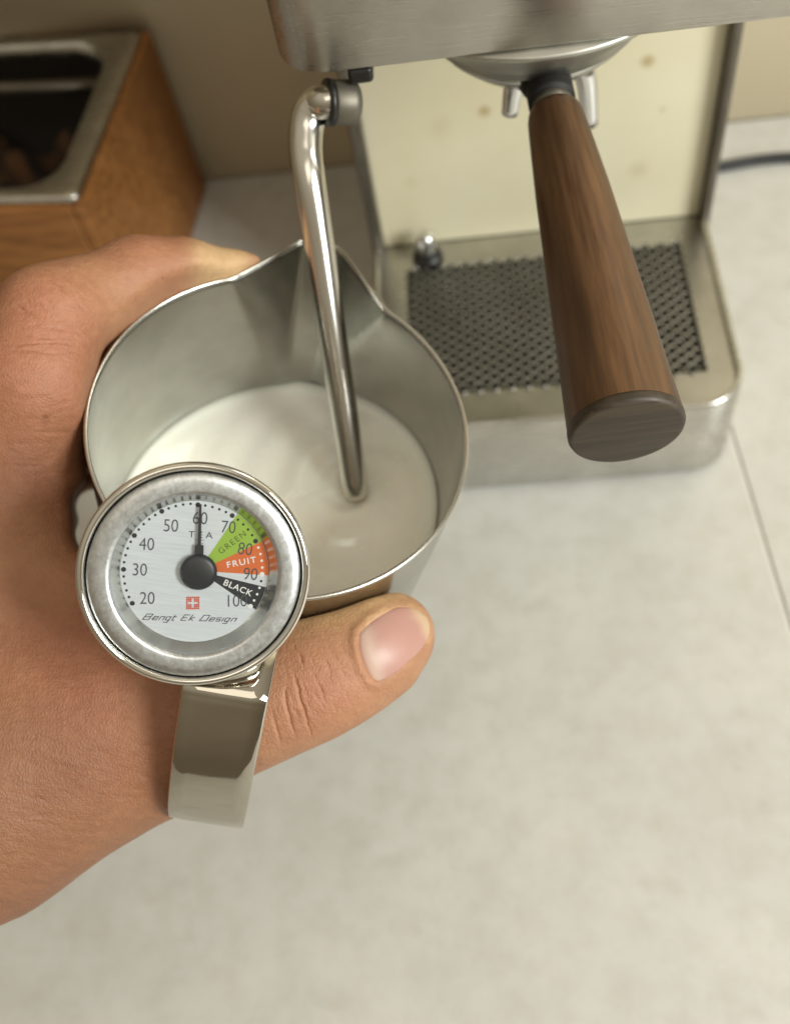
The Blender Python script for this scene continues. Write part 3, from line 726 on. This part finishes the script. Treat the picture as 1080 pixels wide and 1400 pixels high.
# the gap between the palm and the jug, left of the thermometer
for ga, gb, gr in ((P(129, 687, .28), P(129, 695, .48), .0066), (P(136, 725, .28), P(136, 735, .48), .0078)):
    ga, gb = np.array(ga), np.array(gb); ab = gb - ga
    h = np.clip(((X - ga[0]) * ab[0] + (Y - ga[1]) * ab[1] + (Z - ga[2]) * ab[2]) / ab.dot(ab), 0, 1)
    g2 = gr - np.sqrt((X - ga[0] - h * ab[0]) ** 2 + (Y - ga[1] - h * ab[1]) ** 2 + (Z - ga[2] - h * ab[2]) ** 2)
    hh = np.clip(.5 - .5 * (fld - g2) / .004, 0, 1); fld = fld * (1 - hh) + g2 * hh + .004 * hh * (1 - hh)
def surface_nets(f):
    ins = f < 0
    n0 = np.array(f.shape) - 1
    cs = [(i, j, l) for i in (0, 1) for j in (0, 1) for l in (0, 1)]
    sub = lambda A, c: A[c[0]:c[0] + n0[0], c[1]:c[1] + n0[1], c[2]:c[2] + n0[2]]
    cnt = sum(sub(ins, c).astype(np.int8) for c in cs)
    act = (cnt > 0) & (cnt < 8)
    idx = np.full(act.shape, -1, np.int64); cells = np.argwhere(act); idx[act] = np.arange(len(cells))
    pos = np.zeros((len(cells), 3)); wsum = np.zeros(len(cells))
    val = {c: f[cells[:, 0] + c[0], cells[:, 1] + c[1], cells[:, 2] + c[2]].astype(float) for c in cs}
    for a_ in cs:
        for ax2 in range(3):
            if a_[ax2]: continue
            b_ = tuple(1 if i == ax2 else a_[i] for i in range(3))
            va, vb = val[a_], val[b_]; cr = (va < 0) != (vb < 0)
            tt = np.where(cr, va / np.where(cr, va - vb, 1), 0)
            p = np.tile(np.array(a_, float), (len(cells), 1)); p[:, ax2] += tt
            pos += p * cr[:, None]; wsum += cr
    V = cells + pos / wsum[:, None]
    Q = []
    for ax2 in range(3):
        o1, o2 = [i for i in range(3) if i != ax2]
        s0 = [slice(None)] * 3; s1 = [slice(None)] * 3; s0[ax2] = slice(0, -1); s1[ax2] = slice(1, None)
        e = np.argwhere(ins[tuple(s0)] != ins[tuple(s1)])
        e = e[(e[:, o1] > 0) & (e[:, o2] > 0) & (e[:, o1] < n0[o1]) & (e[:, o2] < n0[o2])]
        fl = ins[e[:, 0], e[:, 1], e[:, 2]]
        def at(d1, d2):
            c = e.copy(); c[:, o1] -= d1; c[:, o2] -= d2; return idx[c[:, 0], c[:, 1], c[:, 2]]
        q = np.stack([at(0, 0), at(1, 0), at(1, 1), at(0, 1)], 1)
        flip = fl if ax2 != 1 else ~fl
        q[flip] = q[flip][:, ::-1]; Q.append(q)
    return V, np.concatenate(Q)
V, Q = surface_nets(fld)
V = V * hstep + lo
me = bpy.data.meshes.new('skin')
me.vertices.add(len(V)); me.vertices.foreach_set('co', V.astype(np.float32).ravel())
me.loops.add(Q.size); me.loops.foreach_set('vertex_index', Q.astype(np.int32).ravel())
me.polygons.add(len(Q)); me.polygons.foreach_set('loop_start', np.arange(0, Q.size, 4, dtype=np.int32)); me.update(calc_edges=True)
bm = bmesh.new(); bm.from_mesh(me); bmesh.ops.recalc_face_normals(bm, faces=bm.faces)
for _ in range(3): bmesh.ops.smooth_vert(bm, verts=bm.verts, factor=.5, use_axis_x=True, use_axis_y=True, use_axis_z=True)
bm.to_mesh(me); bm.free()
tmp = bpy.data.objects.new('tmp', me); col.objects.link(tmp)
sb = tmp.modifiers.new('s', 'SUBSURF'); sb.levels = 1; bpy.context.view_layer.update()
me2 = bpy.data.meshes.new_from_object(tmp.evaluated_get(bpy.context.evaluated_depsgraph_get())); bpy.data.objects.remove(tmp)
keyb = [(15, 120, 360, 500), (360, 600, 825, 1030)]
co = np.empty(len(me2.vertices) * 3, np.float32); me2.vertices.foreach_get('co', co); co = co.reshape(-1, 3)
u_, v_, z_ = proj(co.astype(float)); km = np.zeros(len(co), bool)
for x0_, x1_, y0_, y1_ in keyb: km |= (u_ > x0_) & (u_ < x1_) & (v_ > y0_) & (v_ < y1_) & (z_ < .318)
bmd = bmesh.new(); bmd.from_mesh(me2); bmd.verts.ensure_lookup_table()
ed = [e_ for e_ in bmd.edges if km[e_.verts[0].index] and km[e_.verts[1].index]]
bmesh.ops.subdivide_edges(bmd, edges=ed, cuts=1, use_grid_fill=True, smooth=0.0)
bmd.to_mesh(me2); bmd.free()
nv = len(me2.vertices); V = np.empty(nv * 3, np.float32); me2.vertices.foreach_get('co', V); V = V.reshape(-1, 3).astype(float)
NR = np.empty(nv * 3, np.float32); me2.vertices.foreach_get('normal', NR); NR = NR.reshape(-1, 3).astype(float)
uu, vv, zc = proj(V)
view = (V - O) / np.linalg.norm(V - O, axis=1)[:, None]
facing = np.clip(-(view * NR).sum(1) * 2.5, 0, 1)
NRc = NR.copy()
def pdist(poly_, closed=False):
    best = np.full(nv, 1e9); P_ = list(poly_) + ([poly_[0]] if closed else [])
    for (x0, y0_), (x1, y1_) in zip(P_, P_[1:]):
        dx, dy = x1 - x0, y1_ - y0_; t = np.clip(((uu - x0) * dx + (vv - y0_) * dy) / (dx * dx + dy * dy), 0, 1)
        best = np.minimum(best, np.hypot(uu - x0 - t * dx, vv - y0_ - t * dy))
    return best
def inside(poly_):
    r = np.zeros(nv, bool); n = len(poly_)
    for i in range(n):
        (x0, y0_), (x1, y1_) = poly_[i], poly_[(i + 1) % n]
        c = ((y0_ > vv) != (y1_ > vv)) & (uu < (x1 - x0) * (vv - y0_) / (y1_ - y0_ + 1e-12) + x0); r ^= c
    return r
disp = np.zeros(nv)
creases = [([(20, 418), (34, 425), (50, 432)], .0007, 2.2), ([(18, 432), (40, 440)], .0003, 2), ([(66, 378), (80, 388), (90, 400)], .00035, 2.2), ([(30, 455), (60, 462), (105, 464)], .0004, 2.6), ([(28, 470), (70, 468), (110, 472)], .0004, 2.4),
           ([(45, 446), (90, 450), (118, 448)], .0003, 2.2), ([(40, 480), (80, 483), (110, 480)], .0003, 2.5),
           ([(400, 918), (407, 938), (412, 960), (420, 985), (427, 1010)], .00075, 2.4), ([(393, 935), (390, 955), (397, 985), (404, 1008)], .0006, 2.6), ([(372, 975), (378, 995), (384, 1018)], .00045, 2.6),
           ([(432, 928), (440, 945), (446, 962)], .0003, 2.4), ([(450, 888), (462, 903), (474, 916)], .00035, 3), ([(462, 880), (474, 894), (486, 906)], .0003, 3), ([(440, 898), (450, 912), (456, 925)], .00025, 3),
           ([(150, 478), (145, 484)], .0004, 3)]
def crease(pl, dep, wd):
    """a soft fold that fades out at both ends"""
    global disp
    q = smooth_path([Vector((x, y, 0)) for x, y in pl], 4); q = [(p.x + rng.normal(0, .5), p.y + rng.normal(0, .5)) for p in q]
    n = len(q) - 1; acc = np.zeros(nv)
    x_a, x_b = min(p[0] for p in q) - 12, max(p[0] for p in q) + 12; y_a, y_b = min(p[1] for p in q) - 12, max(p[1] for p in q) + 12
    sel = np.nonzero((uu > x_a) & (uu < x_b) & (vv > y_a) & (vv < y_b))[0]; U, Vv = uu[sel], vv[sel]; a_ = np.zeros(len(sel))
    for i, ((x0, y0_), (x1, y1_)) in enumerate(zip(q, q[1:])):
        dx, dy = x1 - x0, y1_ - y0_; t = np.clip(((U - x0) * dx + (Vv - y0_) * dy) / (dx * dx + dy * dy + 1e-9), 0, 1)
        d = np.hypot(U - x0 - t * dx, Vv - y0_ - t * dy); k_ = np.sin(np.pi * np.clip((i + t) / n, .03, .97)) ** .7
        a_ = np.maximum(a_, k_ * np.exp(-(d / wd) ** 1.6))
    disp[sel] -= dep * a_
for pl, dep, wd in creases: crease(pl, dep * .8, wd * .8)
for i in range(34):      # fine folds round the thumb joint
    x0, yy = rng.uniform(380, 480), rng.uniform(870, 990); ln = rng.uniform(12, 30); a_ = rng.uniform(.9, 1.35)
    crease([(x0, yy), (x0 + ln * .5 * math.cos(a_) + rng.uniform(-2, 2), yy + ln * .5 * math.sin(a_)), (x0 + ln * math.cos(a_), yy + ln * math.sin(a_))], rng.uniform(.00006, .0002), 1.6)
for i in range(40):      # and over the index knuckle
    x0, yy = rng.uniform(15, 115), rng.uniform(375, 500); ln = rng.uniform(14, 40); a_ = rng.uniform(-.25, .3) + (0.8 if yy < 420 else 0)
    crease([(x0, yy), (x0 + ln * .5 * math.cos(a_), yy + ln * .5 * math.sin(a_) + rng.uniform(-2, 2)), (x0 + ln * math.cos(a_), yy + ln * math.sin(a_))], rng.uniform(.00006, .00018), 1.7)
# many faint wrinkles over the knuckle and the back of the hand
for i in range(90):
    x0 = rng.uniform(-10, 95); yy = rng.uniform(470, 760); ln = rng.uniform(18, 60); sl_ = rng.uniform(-.25, .12)
    crease([(x0, yy), (x0 + ln * .5, yy + ln * .5 * sl_ + rng.uniform(-2, 2)), (x0 + ln, yy + ln * sl_)], rng.uniform(.00005, .00018), 2.2)
for i in range(170):
    x0 = rng.uniform(-20, 210); yy = rng.uniform(900, 1220); ln = rng.uniform(18, 70); sl_ = rng.uniform(.0, .4)
    crease([(x0, yy), (x0 + ln * .5, yy + ln * .5 * sl_ + rng.uniform(-3, 3)), (x0 + ln, yy + ln * sl_)], rng.uniform(.00005, .00017), 2.4)
# nail bed
NP = [(491, 866), (490, 880), (493, 897), (499, 913), (508, 928), (516, 932), (530, 926), (548, 914), (566, 899), (580, 881), (587, 864), (585, 848), (575, 837), (560, 831), (543, 831), (525, 838), (508, 850)]
fr_front = (facing > .25) & (zc < .325)
din = np.where(inside(NP), 1, -1) * pdist(NP, True)
bed = np.clip((din + 1) / 5, 0, 1)
disp -= .0006 * bed * fr_front
prox = np.clip((530 - uu) / 40, 0, 1)
disp += .0007 * np.exp(-((din + 6) / 6.5) ** 2) * (din < 1) * (0.35 + .65 * prox) * (uu > 460) * fr_front
disp *= facing
V2 = V + NR * disp[:, None]
me2.vertices.foreach_set('co', V2.astype(np.float32).ravel())
# skin tint: blanched where it presses on the steel, redder over the knuckles
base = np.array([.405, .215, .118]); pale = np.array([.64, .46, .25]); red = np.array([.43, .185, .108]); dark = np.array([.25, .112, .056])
colr = np.tile(base, (nv, 1))
def blend(c, wt): 
    global colr
    wt = np.clip(wt, 0, 1)[:, None]; colr = colr * (1 - wt) + c * wt
ptP = np.array(P(298, 370, .34)); dP = np.linalg.norm(V - ptP, axis=1)
blend(pale, 1.0 * np.exp(-(np.abs(uu - 303) / 42) ** 4) * (vv < 430) * (vv > 300) * (zc > .30))
blend(red, .8 * np.exp(-(np.linalg.norm(V - np.array(P(55, 420, .30)), axis=1) / .022) ** 2))
blend(red, .55 * np.exp(-(np.linalg.norm(V - np.array(P(200, 350, .33)), axis=1) / .015) ** 2))
blend(dark, .9 * np.clip((vv - 780) / 260, 0, 1) * np.clip((330 - uu) / 120, 0, 1))  # shade on the lower left of the hand, put into the tint
rhoV = None
dV = V - C; sV = -dV @ N; r1 = dV @ e1; r2 = dV @ e2; rhoV = np.hypot(r1, r2)
blend(np.array([.66, .44, .22]), .75 * np.exp(-((rhoV - JR - .003) / .006) ** 2) * (uu > 380) * (vv > 780))
blend(np.array([.58, .37, .21]), .45 * np.exp(-((din + 2) / 6) ** 2) * (uu > 500) * (vv < 880) * (zc < .33))
blend(red, .5 * np.exp(-(np.linalg.norm(V - np.array(P(420, 950, .296)), axis=1) / .014) ** 2))
for (x_, y_, z_, w_, c_) in ((40, 620, .305, .03, .45), (150, 900, .30, .022, .4), (60, 860, .30, .02, .35), (200, 1010, .30, .02, .3), (20, 520, .30, .018, .4), (480, 940, .30, .012, .3)):
    blend(red, c_ * np.exp(-(np.linalg.norm(V - np.array(P(x_, y_, z_)), axis=1) / w_) ** 2))
# freckle seen on the side of the index finger
blend(np.array([.20, .085, .045]), .8 * np.exp(-(np.hypot((uu - 63) / 4.5, (vv - 570) / 3) ** 2)) * (zc < .32))
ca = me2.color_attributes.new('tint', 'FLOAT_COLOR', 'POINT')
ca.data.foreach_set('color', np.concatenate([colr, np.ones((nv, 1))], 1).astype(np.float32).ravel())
person = thing('person', 'bare left hand gripping the steel jug, thumb in front and fingers wrapped behind', 'person', P(-60, 1075, .325))
me2.name = 'hand'; me2.transform(person.matrix_world.inverted())
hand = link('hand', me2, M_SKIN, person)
# nail plate
me3 = me2.copy(); me3.transform(person.matrix_world); bmh = bmesh.new(); bmh.from_mesh(me3); bvh = BVHTree.FromBMesh(bmh)
pu, pvv = [], []; A = []; B = []
for iu in range(488, 592, 4):
    for iv in range(828, 936, 4):
        x, y = iu, iv; ok = False; n = len(NP)
        for i in range(n):
            (x0, y0_), (x1, y1_) = NP[i], NP[(i + 1) % n]
            if (y0_ > y) != (y1_ > y) and x < (x1 - x0) * (y - y0_) / (y1_ - y0_) + x0: ok = not ok
        if not ok: continue
        r = Vector(ray(x, y)); l = r.length; hit = bvh.ray_cast(Vector(O), r.normalized())
        if hit[0] is None: continue
        z = (hit[0] - Vector(O)).length / l
        a, b = (x - 540) / 50, (y - 880) / 50
        A.append([1, a, b, a * a, a * b, b * b]); B.append(z)
cf = np.linalg.lstsq(np.array(A), np.array(B), rcond=None)[0]
NO = Vector((540, 880))
def nail_pt(x, y, lift):
    a, b = (x - 540) / 50, (y - 880) / 50; z = float(np.dot(cf, [1, a, b, a * a, a * b, b * b])) - lift
    return P(x, y, z)
bm = bmesh.new(); rings = []
cx, cy = 538, 880
out_ = smooth_path([Vector((x, y, 0)) for x, y in NP] + [Vector((*NP[0], 0))], 4)[:-1]
cols = []
for fr_, lift in ((1.0, -.0004), (1.0, .0003), (.97, .0006), (.88, .0008), (.7, .0009), (.45, .0010), (.2, .0010)):
    rings.append([nail_pt(cx + (q.x - cx) * fr_, cy + (q.y - cy) * fr_, lift) for q in out_])
    for q in out_:
        x, y = cx + (q.x - cx) * fr_, cy + (q.y - cy) * fr_
        tipw = min(1, max(0, (x * .88 + (880 - y) * .47 - 513) / 8)) ; cut = math.exp(-((x - 500 - (y - 870) * .25) / 12) ** 2)
        c = Vector((.42, .225, .185)).lerp(Vector((.50, .345, .225)), tipw * (fr_ > .6)).lerp(Vector((.60, .47, .38)), .55 * cut)
        cols.append((*c, 1))
vs = [[bm.verts.new(p) for p in r] for r in rings]; n = len(vs[0])
for a, b in zip(vs, vs[1:]):
    for q in range(n): bm.faces.new((a[q], a[(q + 1) % n], b[(q + 1) % n], b[q]))
bm.faces.new(vs[-1])
nail = finish('thumb_nail', bm, M_NAIL, person)
ca = nail.data.color_attributes.new('tint', 'FLOAT_COLOR', 'POINT')
ca.data.foreach_set('color', np.array(cols, np.float32).ravel())
bmh.free()
